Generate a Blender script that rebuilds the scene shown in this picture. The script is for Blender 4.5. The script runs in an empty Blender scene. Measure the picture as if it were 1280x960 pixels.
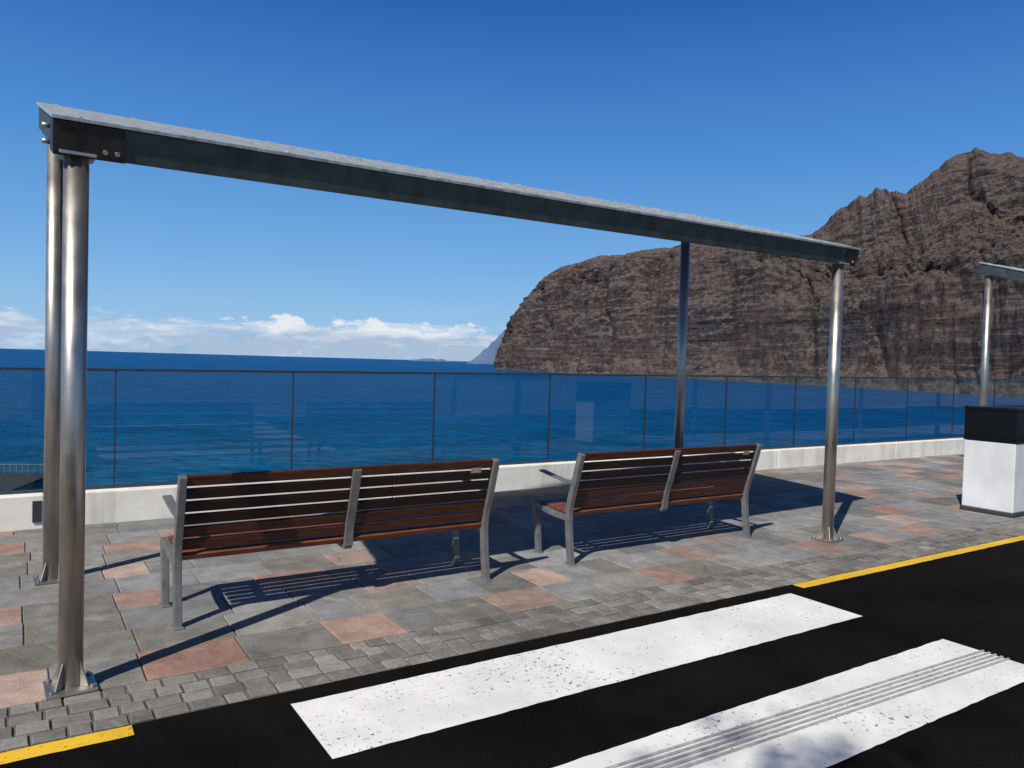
import bpy, bmesh, math, random
import numpy as np
from mathutils import Vector, Matrix, noise
random.seed(11)
S=bpy.context.scene
COL=S.collection
rad=math.radians

# ---------------- helpers -----------------
def nodes(name):
    m=bpy.data.materials.new(name); m.use_nodes=True
    nt=m.node_tree; return m,nt,nt.nodes['Principled BSDF']
def N(nt,t,**k):
    n=nt.nodes.new(t)
    for a,b in k.items(): setattr(n,a,b)
    return n
def L(nt,a,b): nt.links.new(a,b)
def ramp(nt,src,stops,interp='LINEAR'):
    r=nt.nodes.new('ShaderNodeValToRGB'); cr=r.color_ramp; cr.interpolation=interp
    while len(cr.elements)<len(stops): cr.elements.new(0.5)
    for e,(p,c) in zip(cr.elements,stops):
        e.position=p; e.color=(c if len(c)==4 else (*c,1)) if not isinstance(c,(int,float)) else (c,c,c,1)
    L(nt,src,r.inputs[0]); return r
def coords(nt,scale=(1,1,1),kind='Object',rot=(0,0,0)):
    t=nt.nodes.new('ShaderNodeTexCoord'); m=nt.nodes.new('ShaderNodeMapping')
    m.inputs['Scale'].default_value=scale; m.inputs['Rotation'].default_value=rot
    L(nt,t.outputs[kind],m.inputs['Vector']); return m.outputs[0]
def tex(nt,vec,scale,detail=4,rough=0.55,dist=0):
    n=nt.nodes.new('ShaderNodeTexNoise'); n.inputs['Scale'].default_value=scale
    n.inputs['Detail'].default_value=detail; n.inputs['Roughness'].default_value=rough
    n.inputs['Distortion'].default_value=dist
    L(nt,vec,n.inputs['Vector']); return n.outputs['Fac']
def mix(nt,fac,a,b,mode='MIX'):
    m=nt.nodes.new('ShaderNodeMix'); m.data_type='RGBA'; m.blend_type=mode
    for inp,v in ((m.inputs[0],fac),(m.inputs[6],a),(m.inputs[7],b)):
        if hasattr(v,'is_output'): L(nt,v,inp)
        elif isinstance(v,(int,float)): inp.default_value=v
        else: inp.default_value=(*v,1)
    return m.outputs[2]
def math2(nt,op,a,b):
    n=N(nt,'ShaderNodeMath',operation=op)
    for i,v in enumerate((a,b)):
        if hasattr(v,'is_output'): L(nt,v,n.inputs[i])
        else: n.inputs[i].default_value=v
    return n.outputs[0]
def mrange_(nt,src,a,b,c_,d_):
    m=nt.nodes.new('ShaderNodeMapRange'); L(nt,src,m.inputs[0])
    for i,v in enumerate((a,b,c_,d_)): m.inputs[i+1].default_value=v
    return m.outputs[0]
def bump(nt,b,h,strength,dist):
    n=nt.nodes.new('ShaderNodeBump'); n.inputs['Strength'].default_value=strength
    n.inputs['Distance'].default_value=dist; L(nt,h,n.inputs['Height']); L(nt,n.outputs[0],b.inputs['Normal']); return n

# ---------------- materials -----------------
def mat_simple(name,c,rough=.5,metal=0,var=.15,scale=8,bmp=0,bs=40,spec=.5):
    m,nt,b=nodes(name)
    v=coords(nt); f=tex(nt,v,scale,4)
    lo=tuple(x*(1-var) for x in c); hi=tuple(min(1,x*(1+var)) for x in c)
    r=ramp(nt,f,[(.3,lo),(.7,hi)]); L(nt,r.outputs[0],b.inputs['Base Color'])
    b.inputs['Roughness'].default_value=rough; b.inputs['Metallic'].default_value=metal
    b.inputs['Specular IOR Level'].default_value=spec
    if bmp: bump(nt,b,tex(nt,v,bs,4),bmp,.01)
    return m
def mat_steel(name,c,rough):
    m,nt,b=nodes(name)
    v=coords(nt,(1,1,.04)); f=tex(nt,v,60,4)
    v2=coords(nt); f2=tex(nt,v2,7,5)
    g=tex(nt,coords(nt,(1,1,.6)),3,5,.6)
    r=ramp(nt,f,[(.3,tuple(x*.85 for x in c)),(.7,c)]); r3=ramp(nt,g,[(.3,.75),(.7,1.1)])
    L(nt,mix(nt,1,r.outputs[0],r3.outputs[0],'MULTIPLY'),b.inputs['Base Color'])
    rr=ramp(nt,f2,[(.35,rough*.85),(.7,rough*1.25)]); L(nt,rr.outputs[0],b.inputs['Roughness'])
    b.inputs['Metallic'].default_value=.92
    return m
STEEL=mat_steel('brushed_stainless',(.50,.47,.43),.41)
GALV=mat_simple('galvanised_sheet',(.44,.47,.47),.5,.45,.38,22)
FASC=mat_simple('fascia_painted',(.042,.058,.058),.55,.15,.4,9)
BRKT=mat_simple('bracket_weathered',(.022,.016,.012),.5,.2,.6,20)
FRAME=mat_simple('bench_frame_grey',(.17,.165,.16),.5,.3,.22,15)
BLACK=mat_simple('black_gloss',(.004,.004,.005),.35,0,.2,6,spec=.25)
WHITEP=mat_simple('bin_white_panel',(.62,.63,.64),.5,0,.12,3)
DARK=mat_simple('dark_base',(.03,.03,.03),.7,0,.3,6)
PLAS=mat_simple('plaque',(.5,.5,.48),.3,.8,.2,60)

def mat_wood(name,k):
    m,nt,b=nodes(name)
    v=coords(nt,(1.2,14,14)); f=tex(nt,v,5,7,.6,.6)
    r=ramp(nt,f,[(.25,tuple(k*x for x in(.05,.015,.008))),(.5,tuple(k*x for x in(.15,.043,.018))),(.8,tuple(k*x for x in(.30,.098,.038)))])
    L(nt,r.outputs[0],b.inputs['Base Color']); b.inputs['Roughness'].default_value=.45
    b.inputs['Specular IOR Level'].default_value=.3
    bump(nt,b,f,.25,.004); return m
WOOD=mat_wood('bench_wood',1.2); WOODD=mat_wood('bench_wood_shaded',.12); WOODM=mat_wood('bench_wood_mid',.42)  # dark and mid copies paint the shade on the back slats into the wood

def mat_paving(name):
    m,nt,b=nodes(name)
    a=nt.nodes.new('ShaderNodeAttribute'); a.attribute_name='Col'
    v=coords(nt); f=tex(nt,v,6,7,.65); f2=tex(nt,v,70,4,.7); f3=tex(nt,v,.9,4,.6)
    r=ramp(nt,f,[(.3,.70),(.7,1.24)]); r2=ramp(nt,f2,[(.3,.75),(.7,1.28)]); r3=ramp(nt,f3,[(.35,.80),(.65,1.14)])
    c=mix(nt,1,a.outputs[0],r.outputs[0],'MULTIPLY'); c=mix(nt,1,c,r2.outputs[0],'MULTIPLY'); c=mix(nt,1,c,r3.outputs[0],'MULTIPLY')
    st=tex(nt,v,2.3,8,.75,1.2); rs=ramp(nt,st,[(.57,0.0),(.68,.5)])
    c=mix(nt,rs.outputs[0],c,(.42,.39,.34))
    dk=ramp(nt,st,[(.32,.6),(.42,0.0)])
    c=mix(nt,dk.outputs[0],c,(.08,.075,.07))
    L(nt,c,b.inputs['Base Color']); b.inputs['Roughness'].default_value=.75
    b.inputs['Specular IOR Level'].default_value=.3
    bump(nt,b,f2,.45,.006); return m
PAVE=mat_paving('stone_paving')
JOINT=mat_simple('joint_mortar',(.12,.11,.09),.9,0,.3,30)

def mat_asphalt():
    m,nt,b=nodes('asphalt')
    v=coords(nt); f=tex(nt,v,150,3,.7); f2=tex(nt,v,1.2,5,.6)
    r=ramp(nt,f,[(.35,(.003,.0025,.002)),(.62,(.009,.007,.006)),(.75,(.030,.026,.022))]); r2=ramp(nt,f2,[(.3,.5),(.7,1.5)])
    L(nt,mix(nt,1,r.outputs[0],r2.outputs[0],'MULTIPLY'),b.inputs['Base Color'])
    b.inputs['Roughness'].default_value=.85; b.inputs['Specular IOR Level'].default_value=.05
    bump(nt,b,f,.5,.006); return m
ASPH=mat_asphalt()
def mat_paint(name,c,thr=.66):
    m,nt,b=nodes(name)
    v=coords(nt); f=tex(nt,v,38,5,.75); f2=tex(nt,v,2.2,6,.65)
    big=tex(nt,v,1.4,3,.5)
    ad=N(nt,'ShaderNodeMath',operation='MULTIPLY_ADD'); L(nt,big,ad.inputs[0]); ad.inputs[1].default_value=.22; L(nt,f,ad.inputs[2])
    r=ramp(nt,ad.outputs[0],[(thr+.10,0.0),(thr+.12,1.0)])
    r2=ramp(nt,f2,[(.3,.76),(.65,1.0)])
    cc=mix(nt,1,c,r2.outputs[0],'MULTIPLY')
    L(nt,mix(nt,r.outputs[0],cc,(.03,.03,.03)),b.inputs['Base Color'])
    b.inputs['Roughness'].default_value=.6; bump(nt,b,f,.25,.004); return m
WPAINT=mat_paint('white_road_paint',(.84,.82,.78),.63)
YPAINT=mat_paint('yellow_road_paint',(.82,.50,.02),.62)
GREYP=mat_simple('worn_grey_ridge',(.34,.34,.33),.7,0,.3,25)
def mat_plinth():
    m,nt,b=nodes('white_render')
    f=tex(nt,coords(nt,(1,1,1)),2.2,6,.65); g=tex(nt,coords(nt,(7,7,.6)),1,5,.6)
    r=ramp(nt,f,[(.3,(.68,.64,.56)),(.65,(.86,.83,.75))]); r2=ramp(nt,g,[(.32,.80),(.5,1.0)])
    L(nt,mix(nt,1,r.outputs[0],r2.outputs[0],'MULTIPLY'),b.inputs['Base Color']); b.inputs['Roughness'].default_value=.85
    bump(nt,b,tex(nt,coords(nt),60,4),.2,.01); return m
PLINTH=mat_plinth()

def mat_glass():
    m=bpy.data.materials.new('railing_glass'); m.use_nodes=True; nt=m.node_tree; nt.nodes.clear()
    o=nt.nodes.new('ShaderNodeOutputMaterial'); t=nt.nodes.new('ShaderNodeBsdfTransparent'); t.inputs[0].default_value=(.62,.82,.81,1)
    g=nt.nodes.new('ShaderNodeBsdfGlossy'); g.inputs['Roughness'].default_value=.01; g.inputs['Color'].default_value=(1,1,1,1)
    fr=nt.nodes.new('ShaderNodeFresnel'); fr.inputs[0].default_value=1.48
    mx=nt.nodes.new('ShaderNodeMixShader'); L(nt,fr.outputs[0],mx.inputs[0]); L(nt,t.outputs[0],mx.inputs[1]); L(nt,g.outputs[0],mx.inputs[2])
    L(nt,mx.outputs[0],o.inputs[0]); return m
GLASS=mat_glass()

def mat_sea():
    m,nt,b=nodes('sea_water')
    big=tex(nt,coords(nt,(.0005,.002,1)),1,4,.6)
    r=ramp(nt,big,[(.3,(.0008,.058,.185)),(.7,(.001,.082,.245))])
    geo=nt.nodes.new('ShaderNodeNewGeometry'); ln=nt.nodes.new('ShaderNodeVectorMath'); ln.operation='LENGTH'; L(nt,geo.outputs['Position'],ln.inputs[0])
    near=mrange_(nt,ln.outputs['Value'],200,650,.50,0)      # shallower inshore water is greener
    c0=mix(nt,near,r.outputs[0],(.001,.118,.205))
    w=tex(nt,coords(nt,(.09,.17,1)),1,5,.74,.2)
    r2=ramp(nt,w,[(.34,.42),(.5,.95),(.68,1.65)])  # light and dark of the ripples painted into the water colour
    w2=tex(nt,coords(nt,(.012,.026,1)),1,5,.7)
    r3=ramp(nt,w2,[(.35,.74),(.65,1.22)])
    L(nt,mix(nt,1,mix(nt,1,c0,r2.outputs[0],'MULTIPLY'),r3.outputs[0],'MULTIPLY'),b.inputs['Base Color'])
    b.inputs['Roughness'].default_value=.45; b.inputs['IOR'].default_value=1.33; b.inputs['Specular IOR Level'].default_value=.08
    bump(nt,b,w,1.0,2.2); return m
SEA=mat_sea()

def mat_cliff():
    m,nt,b=nodes('cliff_rock')
    geo=nt.nodes.new('ShaderNodeNewGeometry')
    def mp(s):
        q=nt.nodes.new('ShaderNodeMapping'); L(nt,geo.outputs['Position'],q.inputs[0]); q.inputs['Scale'].default_value=s; return q.outputs[0]
    st=tex(nt,mp((.0028,.0028,.060)),1,6,.74,.6)
    iso=mp((.003,.003,.003)); big=tex(nt,iso,1.3,5,.65); fine=tex(nt,iso,18,6,.78); vert=tex(nt,mp((.030,.030,.004)),1,4,.65)
    r=ramp(nt,st,[(.35,(.038,.035,.038)),(.46,(.092,.082,.084)),(.54,(.125,.110,.108)),(.65,(.29,.25,.23))])
    flat=mix(nt,ramp(nt,big,[(.40,0.0),(.60,.55)]).outputs[0],r.outputs[0],(.112,.098,.096))
    r2=ramp(nt,big,[(.35,(.76,.80,.88)),(.66,(1.35,1.12,1.02))])
    r3=ramp(nt,fine,[(.32,.42),(.68,1.58)]); r4=ramp(nt,vert,[(.36,.82),(.60,1.08)])
    c=mix(nt,1,flat,r2.outputs[0],'MULTIPLY'); c=mix(nt,1,c,r3.outputs[0],'MULTIPLY'); c=mix(nt,1,c,r4.outputs[0],'MULTIPLY')
    sx=nt.nodes.new('ShaderNodeSeparateXYZ'); L(nt,geo.outputs['True Normal'],sx.inputs[0])
    rs=ramp(nt,sx.outputs[2],[(.35,0.0),(.70,.85)])
    c=mix(nt,rs.outputs[0],c,mix(nt,1,(.25,.195,.172),r3.outputs[0],'MULTIPLY'))
    L(nt,c,b.inputs['Base Color']); b.inputs['Roughness'].default_value=.95; b.inputs['Specular IOR Level'].default_value=.05
    bump(nt,b,math2(nt,'ADD',math2(nt,'ADD',fine,st),math2(nt,'MULTIPLY',vert,.15)),1.0,38); return m
CLIFF=mat_cliff()
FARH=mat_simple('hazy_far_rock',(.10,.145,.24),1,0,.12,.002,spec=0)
GROUND=mat_simple('ground_concrete',(.2,.19,.17),.9,0,.2,.5)
GREYC=mat_simple('grey_concrete',(.16,.17,.17),.9,0,.25,2)

# ---------------- mesh helpers -----------------
def obj_from_bm(name,bm,mats,parent=None,smooth=False,bevel=0):
    me=bpy.data.meshes.new(name); bm.to_mesh(me); bm.free()
    for m in (mats if isinstance(mats,list) else [mats]): me.materials.append(m)
    o=bpy.data.objects.new(name,me); COL.objects.link(o)
    if parent: o.parent=parent
    if bevel:
        b=o.modifiers.new('b','BEVEL'); b.width=bevel; b.segments=2; b.limit_method='ANGLE'
    return o
def box(bm,lo,hi,M=None,mi=0):
    vs=[]
    for x in (lo[0],hi[0]):
        for y in (lo[1],hi[1]):
            for z in (lo[2],hi[2]):
                p=Vector((x,y,z)); vs.append(bm.verts.new(M@p if M else p))
    q=[(0,1,3,2),(4,6,7,5),(0,4,5,1),(2,3,7,6),(0,2,6,4),(1,5,7,3)]
    for f in q: bm.faces.new([vs[i] for i in f]).material_index=mi
def cyl(bm,p0,p1,r0,r1=None,seg=28,mi=0):
    r1=r0 if r1 is None else r1
    p0=Vector(p0);p1=Vector(p1); d=(p1-p0); q=d.to_track_quat('Z','Y').to_matrix()
    a=[];b=[]
    for i in range(seg):
        t=2*math.pi*i/seg; v=q@Vector((math.cos(t),math.sin(t),0))
        a.append(bm.verts.new(p0+v*r0)); b.append(bm.verts.new(p1+v*r1))
    for i in range(seg):
        f=bm.faces.new((a[i],a[(i+1)%seg],b[(i+1)%seg],b[i])); f.smooth=True; f.material_index=mi
    bm.faces.new(a[::-1]).material_index=mi
    bm.faces.new(b).material_index=mi
def ribbon(bm,pts,width,x0,x1,mi=0):
    n=len(pts); P=[Vector((0,y,z)) for y,z in pts]; rows=[]
    for i in range(n):
        t=(P[min(i+1,n-1)]-P[max(i-1,0)]).normalized(); nr=Vector((0,-t.z,t.y))
        w=width/2
        rows.append([bm.verts.new(P[i]+nr*s*w+Vector((x,0,0))) for s,x in ((-1,x0),(1,x0),(1,x1),(-1,x1))])
    for i in range(n-1):
        for k in range(4):
            f=bm.faces.new((rows[i][k],rows[i][(k+1)%4],rows[i+1][(k+1)%4],rows[i+1][k])); f.material_index=mi
    bm.faces.new(rows[0][::-1]).material_index=mi; bm.faces.new(rows[-1]).material_index=mi
def empty(name,M):
    e=bpy.data.objects.new(name,None); COL.objects.link(e); e.matrix_world=M; e.empty_display_size=.2; return e
def spline(pts,n):
    out=[]
    m=len(pts)
    for i in range(m-1):
        p0=pts[max(i-1,0)];p1=pts[i];p2=pts[i+1];p3=pts[min(i+2,m-1)]
        for k in range(n):
            t=k/n
            out.append(tuple(.5*((2*b)+(-a+c)*t+(2*a-5*b+4*c-d)*t*t+(-a+3*b-3*c+d)*t**3) for a,b,c,d in zip(p0,p1,p2,p3)))
    out.append(tuple(pts[-1])); return out

ANG=rad(33.0)
RE=Matrix.Rotation(ANG,4,'Z')      # promenade frame: x=E along kerb, y=N towards the sea

# ---------------- ground, road, pavement -----------------
bm=bmesh.new(); box(bm,(-90,-70,-46),(300,8.30,-.03)); g=obj_from_bm('ground',bm,GROUND); g.matrix_world=RE
bm=bmesh.new(); 
vs=[bm.verts.new(p) for p in ((-90,-2.6,-.006),(300,-2.6,-.006),(300,3.58,-.006),(-90,3.58,-.006))]; bm.faces.new(vs)
o=obj_from_bm('asphalt_road',bm,ASPH); o.matrix_world=RE
bm=bmesh.new(); box(bm,(-90,-12,-.03),(300,-2.6,.12)); o=obj_from_bm('far_sidewalk',bm,GROUND,bevel=.02); o.matrix_world=RE

bm=bmesh.new(); cl=bm.loops.layers.float_color.new('Col')
def tile(e0,e1,n0,n1,z,col,zb=-.028,g=.0035):
    j=lambda: random.uniform(-.002,.002)
    dz=[z+random.uniform(-.0015,.0015) for _ in range(4)]
    c=[(e0+g+j(),n0+g+j()),(e1-g+j(),n0+g+j()),(e1-g+j(),n1-g+j()),(e0+g+j(),n1-g+j())]
    b=.004
    top=[bm.verts.new((x+(b if i in(0,3) else -b),y+(b if i<2 else -b),dz[i])) for i,(x,y) in enumerate(c)]
    mid=[bm.verts.new((x,y,dz[i]-.004)) for i,(x,y) in enumerate(c)]
    bot=[bm.verts.new((x,y,zb)) for i,(x,y) in enumerate(c)]
    fs=[bm.faces.new(top)]
    for i in range(4):
        k=(i+1)%4
        fs.append(bm.faces.new((mid[i],mid[k],top[k],top[i]))); fs.append(bm.faces.new((bot[i],bot[k],mid[k],mid[i])))
    for f in fs:
        for l in f.loops: l[cl]=(*col,1)
def greycol():
    v=random.uniform(.155,.255); w=random.uniform(0,.03)
    return (v+w*.6,v+w*.15,v-w+.006)
def pinkcol():
    k=random.uniform(.74,1.1); s=random.uniform(0,.06); return (.37*k,(.215+s)*k,(.165+s)*k)
nrow=4; n=3.58
for r in range(nrow):
    w=.11; e=-14+random.random()*.1
    while e<40:
        l=random.uniform(.09,.16); 
        v=random.uniform(.14,.26); tile(e,e+l,n,n+w,random.uniform(-.004,.004),(v,v*.94,v*.84),g=.006); e+=l
    n+=w
pinks=[]
while n<7.92:
    w=random.choice((.30,.36,.40,.40)); w=min(w,7.93-n)
    if 7.93-(n+w)<.15: w=7.93-n
    e=-14+random.random()*.5
    while e<60:
        l=random.choice((.3,.4,.4,.5,.5,.6))
        cx,cy=e+l/2,n+w/2
        p=l<.55 and random.random()<.40 and all((cx-a)**2+(cy-b)**2>.52**2 for a,b in pinks[-400:])
        if p: pinks.append((cx,cy))
        tile(e,e+l,n,n+w,random.uniform(0,.002),pinkcol() if p else greycol()); e+=l
    n+=w
pv=obj_from_bm('stone_pavement',bm,PAVE); pv.matrix_world=RE
bm=bmesh.new(); vs=[bm.verts.new(p) for p in ((-90,3.58,-.009),(300,3.58,-.009),(300,7.93,-.009),(-90,7.93,-.009))]; bm.faces.new(vs)
o=obj_from_bm('pavement_bed',bm,JOINT); o.matrix_world=RE

def sheet(name,rects,z,mat):
    bm=bmesh.new()
    for e0,e1,n0,n1 in rects:
        nx=max(2,int((e1-e0)/.05)); lo=[];hi=[]
        for i in range(nx+1):
            e=e0+(e1-e0)*i/nx
            if i in(0,nx): e+=random.uniform(-.004,.004)
            lo.append(bm.verts.new((e,n0+random.uniform(-.003,.003),z))); hi.append(bm.verts.new((e,n1+random.uniform(-.003,.003),z)))
        for i in range(nx): bm.faces.new((lo[i],lo[i+1],hi[i+1],hi[i]))
    o=obj_from_bm(name,bm,mat); o.matrix_world=RE; return o
cw=empty('crosswalk',Matrix.Identity(4))
for k in range(6):
    n1=3.43-1.05*k
    o=sheet('stripe_%d'%(k+1),[(1.06+.03*k,4.66+.05*k,n1-.555,n1)],-.001,WPAINT); o.parent=cw
bm=bmesh.new()
for k in range(5):
    M=Matrix.Translation((1.3,2.385-.10-.034*k,0))@Matrix.Rotation(rad(-2.2),4,'Z')
    box(bm,(0,-.007,.001),(3.42,.007,.006),M)
o=obj_from_bm('ridges',bm,GREYP,cw,bevel=.002); o.matrix_world=RE
sheet('yellow_road_line',[(-40,.42,3.465,3.565),(4.86,120,3.465,3.565)],-.001,YPAINT)

# ---------------- parapet + glass railing -----------------
wall=empty('low_parapet_wall',RE)
bm=bmesh.new()
k=-36
while k<72:      # cast in 3.4 m lengths with fine joints
    a=k*1.69+.2; box(bm,(a+.003,7.93,-.02),(a+3.38-.003,8.30,.30)); k+=2
obj_from_bm('wall_lengths',bm,PLINTH,wall,bevel=.010)
bm=bmesh.new()
box(bm,(.11,7.915,.06),(.18,7.932,.25))
obj_from_bm('drain_slot',bm,DARK,wall)
rail=empty('glass_railing',RE)
zr=lambda e:1.420+.0063*e
bmg=bmesh.new(); bmp=bmesh.new(); bmr=bmesh.new()
k0,k1=-12,34
for k in range(k0,k1):
    a=.77+1.69*k; b=a+1.69
    za,zb=zr(a),zr(b); y=8.08
    dy1,dy2=random.uniform(-.003,.003),random.uniform(-.003,.003)
    vs=[bmg.verts.new(p) for p in ((a+.005,y+dy1,.305),(b-.005,y+dy2,.305),(b-.005,y-dy1,zb-.014),(a+.005,y-dy2,za-.014))]; bmg.faces.new(vs)
    box(bmp,(a-.006,y-.009,.300),(a+.006,y+.009,za-.014))
    vs=[]
    for e,z in ((a,za),(b,zb)):
        for dy,dz in ((-.024,-.013),(.024,-.013),(.024,.013),(-.024,.013)): vs.append(bmr.verts.new((e,y+dy,z+dz)))
    for i in range(4): bmr.faces.new((vs[i],vs[(i+1)%4],vs[4+(i+1)%4],vs[4+i]))
box(bmp,(.77+1.69*k0,8.065,.301),(.77+1.69*k1,8.095,.325))
POST=mat_simple('railing_dark_metal',(.06,.065,.07),.35,.6,.2,20)
obj_from_bm('glass_panels',bmg,GLASS,rail); obj_from_bm('joints',bmp,POST,rail); obj_from_bm('handrail',bmr,POST,rail)

# ---------------- canopy -----------------
def canopy(name,origin,ang,zoff=0):
    M=Matrix.Translation(origin)@Matrix.Rotation(ang,4,'Z'); root=empty(name,M)
    Lx,Ly=6.23,2.0
    sh=.034
    SH=Matrix(((1,sh,0,0),(0,1,0,0),(0,0,1,0),(0,0,0,1)))   # plan is a slight parallelogram
    ztop=lambda u,v: 2.675+zoff+.0175*u+.29*v
    bm=bmesh.new(); bp=bmesh.new()
    for u0 in (0,Lx):
        for v in (0,Ly):
            u=u0+sh*v+(.05 if (v and u0) else 0)
            cyl(bm,(u,v,.012),(u,v,ztop(u,v)-.17),.053,seg=40)
            box(bp,(u-.105,v-.105,0.004),(u+.105,v+.105,.018))
            for k in range(4):
                R=Matrix.Translation((u,v,0))@Matrix.Rotation(k*math.pi/2+math.pi/4,4,'Z')
                pts=[(.051,-.004,.018),(.10,-.004,.018),(.051,-.004,.14)]
                A=[bp.verts.new(R@Vector(p)) for p in pts]; B=[bp.verts.new(R@Vector((p[0],.004,p[2]))) for p in pts]
                bp.faces.new(A); bp.faces.new(B[::-1])
                for i in range(3): bp.faces.new((A[i],B[i],B[(i+1)%3],A[(i+1)%3]))
                R2=Matrix.Translation((u,v,0))@Matrix.Rotation(k*math.pi/2,4,'Z')
                p=R2@Vector((.083,.083,0)); cyl(bp,(p.x,p.y,.018),(p.x,p.y,.032),.011,seg=6)
            box(bp,(u-.075,v-.075,ztop(u,v)-.185),(u+.075,v+.075,ztop(u,v)-.170))
    obj_from_bm('poles',bm,STEEL,root); obj_from_bm('base_plates',bp,STEEL,root,bevel=.002)
    th=math.atan(.29); tu=math.atan(.0175)
    F=Matrix.Translation((0,0,2.675+zoff))@SH@Matrix.Rotation(-tu,4,'Y')@Matrix.Rotation(th,4,'X')
    x0,x1=-.09,Lx+.18; y0,y1=-.10,(Ly+.1)/math.cos(th)
    bm=bmesh.new()
    box(bm,(x0,y0,-.165),(x1,y0+.06,-.012),F)
    box(bm,(x0,y1-.06,-.165),(x1,y1,-.012),F)
    box(bm,(x0,y0+.062,-.160),(x0+.06,y1-.062,-.012),F); box(bm,(x1-.06,y0+.062,-.160),(x1,y1-.062,-.012),F)
    for i in range(1,8):
        x=x0+(x1-x0)*i/8; box(bm,(x-.02,y0+.062,-.10),(x+.02,y1-.062,-.012),F)
    obj_from_bm('frame_beams',bm,FASC,root,bevel=.004)
    bm=bmesh.new(); box(bm,(x0-.015,y0-.015,-.011),(x1+.015,y1+.015,.006),F)
    n=14
    for i in range(n):
        x=x0+.1+(x1-x0-.2)*i/(n-1); box(bm,(x-.008,y0+.02,.007),(x+.008,y1-.02,.012),F)
    obj_from_bm('roof_sheet',bm,GALV,root,bevel=.002)
    bm=bmesh.new()
    for x in (x0-.006,x1-.17):
        box(bm,(x,y0-.008,-.168),(x+(.29 if x<1 else .176),y0-.001,-.016),F)
        box(bm,(x-.004 if x<1 else x1+.001,y0,-.168),(x+.004 if x<1 else x1+.008,y0+.30,-.016),F)
    obj_from_bm('end_brackets',bm,BRKT,root,bevel=.002)
    bm=bmesh.new()
    for x in (x0+.20,x0+.25,x1-.06):
        a=F@Vector((x,y0-.008,-.13)); b=F@Vector((x,y0-.022,-.13)); cyl(bm,a,b,.012,seg=6)
    for xx,zz in ((x0-.02,-.05),(x0-.02,-.12)):
        a=F@Vector((xx,y0+.05,zz)); b=F@Vector((xx-.03,y0+.05,zz)); cyl(bm,a,b,.012,seg=8)
    obj_from_bm('bolts',bm,STEEL,root)
    return root
canopy('shade_canopy',(-2.051,3.556,0),math.atan2(3.608,5.08))
canopy('shade_canopy',(8.53,10.33,0),rad(34),.10)

# ---------------- benches -----------------
def bench(e,n):
    root=empty('park_bench',RE@Matrix.Translation((e,n,0)))
    W=2.14
    prof=spline([(0,0),(.028,.18),(.045,.37),(.028,.50),(-.03,.68),(-.095,.90)],6)
    fr=bmesh.new()
    for x in (.0,W-.045):
        ribbon(fr,prof,.052,x,x+.045)
        ribbon(fr,spline([(.045,.365),(.28,.375),(.50,.405)],5),.045,x+.002,x+.043)
        ribbon(fr,spline([(.455,0),(.475,.2),(.525,.425)],5),.045,x,x+.045)
        ribbon(fr,spline([(-.02,.655),(.15,.665),(.44,.70)],5),.016,x-.006,x+.050)
        box(fr,(x-.008,-.05,.0),(x+.053,.05,.010)); box(fr,(x-.008,.41,.0),(x+.053,.50,.010))
    mid=spline([(.045,.36),(.04,.42),(.028,.50),(-.03,.68),(-.090,.885)],6)
    ribbon(fr,mid,.03,W/2-.03,W/2+.03)
    ribbon(fr,[(.045,.352),(.28,.362),(.50,.392)],.03,W/2-.03,W/2+.03)
    obj_from_bm('frame',fr,FRAME,root,bevel=.006)
    sl=bmesh.new()
    def slat(cy,cz,ang,w,t=.026,mi=0):
        M=Matrix.Translation((0,cy,cz))@Matrix.Rotation(ang+random.uniform(-.01,.01),4,'X')
        box(sl,(.047,-w/2,-t/2),(W-.047,w/2,t/2),M,mi)
    def at(z):
        for a,b in zip(prof,prof[1:]):
            if a[1]<=z<=b[1]:
                t=(z-a[1])/(b[1]-a[1]); y=a[0]+(b[0]-a[0])*t; return y,math.atan2(b[1]-a[1],b[0]-a[0])
    for i in range(6):
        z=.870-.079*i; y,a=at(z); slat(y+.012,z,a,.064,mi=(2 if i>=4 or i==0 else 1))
    slat(.075,.398,rad(140),.06)
    for i in range(5):
        y=.145+.086*i; slat(y,.405+.028*(y-.1),rad(2),.07)
    slat(.555,.402,rad(-35),.05)
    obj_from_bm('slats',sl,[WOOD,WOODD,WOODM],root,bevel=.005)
    pl=bmesh.new(); y,a=at(.835); M=Matrix.Translation((W-.22,y-.004,.83))@Matrix.Rotation(a,4,'X')
    box(pl,(0,-.02,.004),(.08,.02,.008),M); obj_from_bm('plaque',pl,PLAS,root)
bench(.765,4.715); bench(3.68,4.765)

# ---------------- litter bin -----------------
root=empty('litter_bin',RE@Matrix.Translation((9.42,4.06,0)))
bm=bmesh.new(); box(bm,(.0,.0,.05),(.95,.56,.84)); obj_from_bm('body',bm,WHITEP,root,bevel=.012)
bm=bmesh.new(); box(bm,(-.015,-.015,.0),(.965,.575,.05)); obj_from_bm('plinth',bm,DARK,root,bevel=.01)
bm=bmesh.new()
box(bm,(-.01,-.01,.843),(.96,.57,.875)); box(bm,(-.01,-.01,1.20),(.96,.57,1.235))
box(bm,(-.004,.0,.875),(.20,.564,1.20)); box(bm,(.75,.0,.875),(.954,.564,1.20)); box(bm,(.20,.30,.875),(.75,.33,1.20)); box(bm,(.20,.0,1.09),(.75,.02,1.20))
obj_from_bm('hood',bm,BLACK,root,bevel=.006)
bm=bmesh.new(); box(bm,(.25,-.02,.80),(.70,-.011,.835)); obj_from_bm('flap_rim',bm,STEEL,root,bevel=.002)

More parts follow.
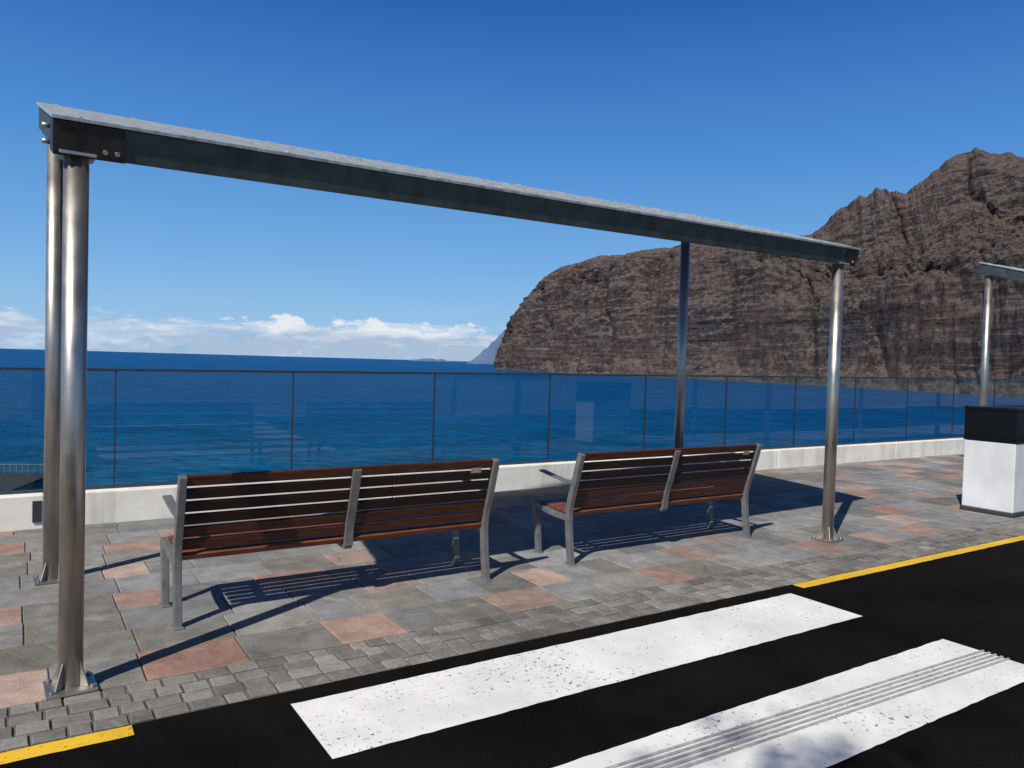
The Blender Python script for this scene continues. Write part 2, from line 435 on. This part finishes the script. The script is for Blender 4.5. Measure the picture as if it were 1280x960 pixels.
# ---------------- lower terrace building at left -----------------
root=empty('terrace_building',Matrix.Translation((-52.5,60,-10.1))@Matrix.Rotation(rad(12),4,'Z'))
bm=bmesh.new(); box(bm,(-14,-6,-30),(12,8,0)); obj_from_bm('walls',bm,GREYC,root)
bm=bmesh.new(); box(bm,(-14.2,-6.2,0.0),(12.2,8.2,.25)); obj_from_bm('roof_slab',bm,DARK,root)
bm=bmesh.new()
for i in range(53):
    x=-14+.5*i; box(bm,(x-.03,7.9,.25),(x+.03,8.0,1.0)); 
box(bm,(-14,7.88,1.0),(12,8.02,1.08)); 
obj_from_bm('balustrade',bm,GREYC,root)

# ---------------- sea -----------------
bm=bmesh.new(); vs=[bm.verts.new(p) for p in ((-90000,-3000,-40),(90000,-3000,-40),(90000,90000,-40),(-90000,90000,-40))]; bm.faces.new(vs)
obj_from_bm('sea',bm,SEA)

# ---------------- cliffs -----------------
pairs=[(-116,4300,-90,4400,60),(-75,4170,-10,4280,235),(-20,4020,100,4230,405),(110,3750,220,4180,515),(221,3500,429,4080,573),
(400,3150,665,3950,600),(560,2850,853,3750,606),(700,2550,990,3550,572),(800,2300,1112,3300,573),(870,2100,1207,3100,574),
(910,1950,1258,2950,640),(940,1800,1326,2800,676),(955,1700,1350,2700,642),(970,1600,1396,2600,688),(980,1500,1447,2500,726),
(985,1400,1490,2420,712),(990,1300,1549,2300,664),(1000,1150,1607,2150,645),(1020,950,1705,2000,640),(1050,700,1900,1700,600),(1000,300,1900,900,500)]
cols=spline(pairs,38)
NR=240
P1=[(0,-.03),(.04,.02),(.09,.10),(.15,.30),(.20,.44),(.24,.50),(.30,.66),(.36,.79),(.45,.84),(.6,.88),(.80,.93),(.92,.975),(1,1),(1.12,.93),(1.4,.75)]
P2=[(0,-.03),(.04,.02),(.09,.09),(.14,.27),(.19,.40),(.26,.44),(.45,.52),(.60,.60),(.72,.69),(.80,.77),(.88,.88),(.93,.95),(1,1),(1.12,.90),(1.4,.70)]
qs=np.linspace(0,1.4,NR+1)
def I(P,q): return float(np.interp(q,[p[0] for p in P],[p[1] for p in P]))
def stair(z,T):
    k=z/T; f=k-math.floor(k); f2=max(0,min(1,(f-.5)/.5))
    return T*(math.floor(k)+ (f2*f2*(3-2*f2)))
verts=[];faces=[]
s=0;prev=None
ncol=len(cols)
for ci,c in enumerate(cols):
    bx,by,rx,ry,rz=c
    B=Vector((bx,by)); R=Vector((rx,ry)); 
    if prev is not None: s+=(B-prev).length*.5+(R-prevR).length*.5
    prev=B;prevR=R
    d=(R-B).normalized(); tipf=min(1,ci/74); blend=max(0,min(1,(ci-7*38)/(3*38))); blend=blend*blend*(3-2*blend)
    shift=.11*noise.noise(Vector((s/420,3.1,0)))+.05*noise.noise(Vector((s/130,9.1,0)))
    crag=abs(noise.noise(Vector((s/90,21,0))))+.5*abs(noise.noise(Vector((s/34,31,0))))
    rzn=rz+tipf*(12*noise.fractal(Vector((s/170,7,0)),.9,2.1,4)+(4+5*blend)*noise.fractal(Vector((s/34,17,0)),.8,2.1,3)+blend*(20*crag-8))
    for j,q in enumerate(qs):
        qq=max(0,q+shift*math.sin(math.pi*min(q,1)))
        if q<1: f=(1-blend)*I(P1,qq)+blend*I(P2,qq)
        else: f=I(P1,q)
        p=B+(R-B)*q
        w=math.sin(math.pi*min(1,max(q,.02)))**.55 if q<1 else 0
        z=-40+(rzn+40)*f
        warp=26*noise.noise(Vector((p.x/350,p.y/350,2)))+7*noise.noise(Vector((p.x/60,p.y/60,6)))
        zt=stair(z+warp,36)-warp; zt2=stair(zt+warp*.7,12)-warp*.7
        slope_zone=blend*max(0,min(1,(q-.24)/.06))*max(0,min(1,(.78-q)/.08))     # scree apron: less stepped
        amt=.80*w*min(1,max(.15,.62+1.3*noise.noise(Vector((s/220,z/160,4)))))*(1-.70*slope_zone)
        z=z*(1-amt)+zt2*amt
        g1=noise.fractal(Vector((s/280,q*1.2,q*.8)),.9,2.0,4)
        gv=max(0,1-abs(g1)*3.0)
        gm=noise.fractal(Vector((p.x/150,p.y/150,z/150)),.82,2.15,6)
        g3=noise.fractal(Vector((p.x/28,p.y/28,z/20)),.8,2.1,3)
        off=(68*gv*gv-54*gm-10*g3)*w*(.35+.65*tipf)
        verts.append((p.x+d.x*off,p.y+d.y*off*.6,z+(10*gm-14*gv)*w*tipf+3*g3*w))
nr=NR+1
for i in range(ncol-1):
    for j in range(NR):
        a=i*nr+j; faces.append((a,a+nr,a+nr+1,a+1))
me=bpy.data.meshes.new('sea_cliff'); me.from_pydata(verts,[],faces); me.materials.append(CLIFF); me.update()
o=bpy.data.objects.new('sea_cliff',me); COL.objects.link(o)
# far headland
verts=[];faces=[];n=60
for i in range(n+1):
    t=i/n; x=-830+1000*t; h=-40+ 1000*t**1.05*(1+.15*noise.noise(Vector((t*14,0,0))))
    verts+= [(x,13000,-60),(x+20,13150,h*.7-10),(x+60,13400,h),(x+60,14500,-60)]
for i in range(n):
    for j in range(3):
        a=i*4+j; faces.append((a,a+4,a+5,a+1))
me=bpy.data.meshes.new('distant_headland'); me.from_pydata(verts,[],faces); me.materials.append(FARH)
COL.objects.link(bpy.data.objects.new('distant_headland',me))
verts=[];faces=[]
for i in range(n+1):
    t=i/n; x=-3600+1500*t; h=-45+125*math.sin(math.pi*t)**.7*(.8+.4*noise.noise(Vector((t*7,4,0))))
    verts+= [(x,26000,-60),(x,26200,h),(x,26900,-60)]
for i in range(n):
    for j in range(2):
        a=i*3+j; faces.append((a,a+3,a+4,a+1))
me=bpy.data.meshes.new('distant_island'); me.from_pydata(verts,[],faces); me.materials.append(FARH)
COL.objects.link(bpy.data.objects.new('distant_island',me))

# ---------------- roadside tree behind the viewer -----------------
LEAF=mat_simple('leaf',(.06,.10,.03),.6,0,.4,5); BARK=mat_simple('bark',(.12,.09,.06),.9,0,.3,12,.4)
tr=empty('street_tree',Matrix.Translation((-2.40,-5.86,0)))
random.seed(7)
bm=bmesh.new(); p=Vector((0,0,0)); r=.17
for k in range(7):
    q=p+Vector((random.uniform(-.08,.08),random.uniform(-.08,.08),1.05)); cyl(bm,p,q,r,r*.9,12); p=q; r*=.9
limbs=[]
for k in range(9):
    a=k*2.4; q=p+Vector((math.cos(a)*random.uniform(.6,1.1),math.sin(a)*random.uniform(.6,1.1),random.uniform(.5,1.9)))
    cyl(bm,p-Vector((0,0,random.uniform(0,1.2))),q,.06,.02,8); limbs.append(q)
obj_from_bm('trunk',bm,BARK,tr)
bm=bmesh.new()
for q in limbs:
    for _ in range(260):
        c=q+Vector([random.gauss(0,.28) for _ in range(3)])
        d=Vector([random.uniform(-1,1) for _ in range(3)]).normalized(); e=d.orthogonal().normalized()
        l=random.uniform(.05,.09)
        bm.faces.new([bm.verts.new(c+x) for x in (-d*l,e*l*.4,d*l,-e*l*.4)])
obj_from_bm('crown',bm,LEAF,tr)

# ---------------- light, sky -----------------
AZ=62.0; EL=45.0
d=Vector((math.cos(rad(AZ))*math.cos(rad(EL)),math.sin(rad(AZ))*math.cos(rad(EL)),-math.sin(rad(EL))))
ld=bpy.data.lights.new('sun','SUN'); ld.energy=5.0; ld.angle=rad(.5); ld.color=(1,.955,.88)
lo=bpy.data.objects.new('sun',ld); COL.objects.link(lo); lo.rotation_euler=d.to_track_quat('-Z','Y').to_euler()
w=bpy.data.worlds.new('World'); S.world=w; w.use_nodes=True; nt=w.node_tree
bg=nt.nodes['Background']; sky=nt.nodes.new('ShaderNodeTexSky'); sky.sky_type='NISHITA'; sky.sun_disc=False
sky.sun_elevation=rad(EL); sky.sun_rotation=math.atan2(-d.x,-d.y); sky.altitude=50; sky.air_density=1.0; sky.dust_density=.3; sky.ozone_density=3
tc=nt.nodes.new('ShaderNodeTexCoord'); sx=nt.nodes.new('ShaderNodeSeparateXYZ'); L(nt,tc.outputs['Generated'],sx.inputs[0])
def scale(c,s):
    q=nt.nodes.new('ShaderNodeVectorMath'); q.operation='SCALE'; L(nt,c,q.inputs[0]); q.inputs['Scale'].default_value=s; return q.outputs[0]
gr=ramp(nt,sx.outputs[2],[(0.0,(.33,.55,.79)),(.05,(.27,.51,.80)),(.12,(.17,.42,.78)),(.25,(.072,.265,.66)),(.42,(.018,.12,.44)),(.60,(.006,.036,.16)),(1.0,(.003,.016,.08))])
base=mix(nt,.92,sky.outputs[0],scale(gr.outputs[0],10.0))
mr=lambda s_,a,b,c_,d_: mrange_(nt,s_,a,b,c_,d_)
mp=nt.nodes.new('ShaderNodeMapping'); mp.inputs['Scale'].default_value=(1,1,2.2); mp.inputs['Location'].default_value=(.3,0,.1); L(nt,tc.outputs['Generated'],mp.inputs[0])
cn=tex(nt,mp.outputs[0],17,6,.60,.3)
mp2=nt.nodes.new('ShaderNodeMapping'); mp2.inputs['Scale'].default_value=(1,1,5); L(nt,tc.outputs['Generated'],mp2.inputs[0])
cb=tex(nt,mp2.outputs[0],12,6,.62,.3)
bank=ramp(nt,math2(nt,'ADD',cb,mr(sx.outputs[2],.012,.066,.36,-.36)),[(.46,0.0),(.56,.90)])
bcol=ramp(nt,cb,[(.38,(.34,.50,.70)),(.60,(.60,.71,.84))])
c1=mix(nt,bank.outputs[0],base,scale(bcol.outputs[0],10.0))
win=mr(math2(nt,'ABSOLUTE',math2(nt,'ADD',sx.outputs[0],.19),0),.05,.20,.16,-.02)
hz=mr(sx.outputs[2],.022,.062,.07,-.20)
hi_=mr(sx.outputs[2],.048,.080,0,-.6)
m_=math2(nt,'ADD',math2(nt,'ADD',cn,win),math2(nt,'ADD',hz,hi_))
cr=ramp(nt,m_,[(.52,0.0),(.58,.95)])
cc=ramp(nt,math2(nt,'ADD',cb,mr(sx.outputs[2],.015,.045,-.22,.18)),[(.35,(.42,.55,.72)),(.62,(.84,.88,.92))])
L(nt,mix(nt,cr.outputs[0],c1,scale(cc.outputs[0],9.5)),bg.inputs[0]); bg.inputs[1].default_value=.10

cam=bpy.data.cameras.new('camera'); cam.lens=26.72; cam.sensor_width=36; cam.clip_end=200000; cam.clip_start=.05
co=bpy.data.objects.new('camera',cam); COL.objects.link(co)
co.matrix_world=Matrix.Translation((0,0,1.6))@Matrix.Rotation(rad(90-1.63),4,'X')@Matrix.Rotation(rad(1.6),4,'Z')
S.camera=co
S.view_settings.view_transform='Standard'; S.view_settings.look='None'; S.view_settings.exposure=0
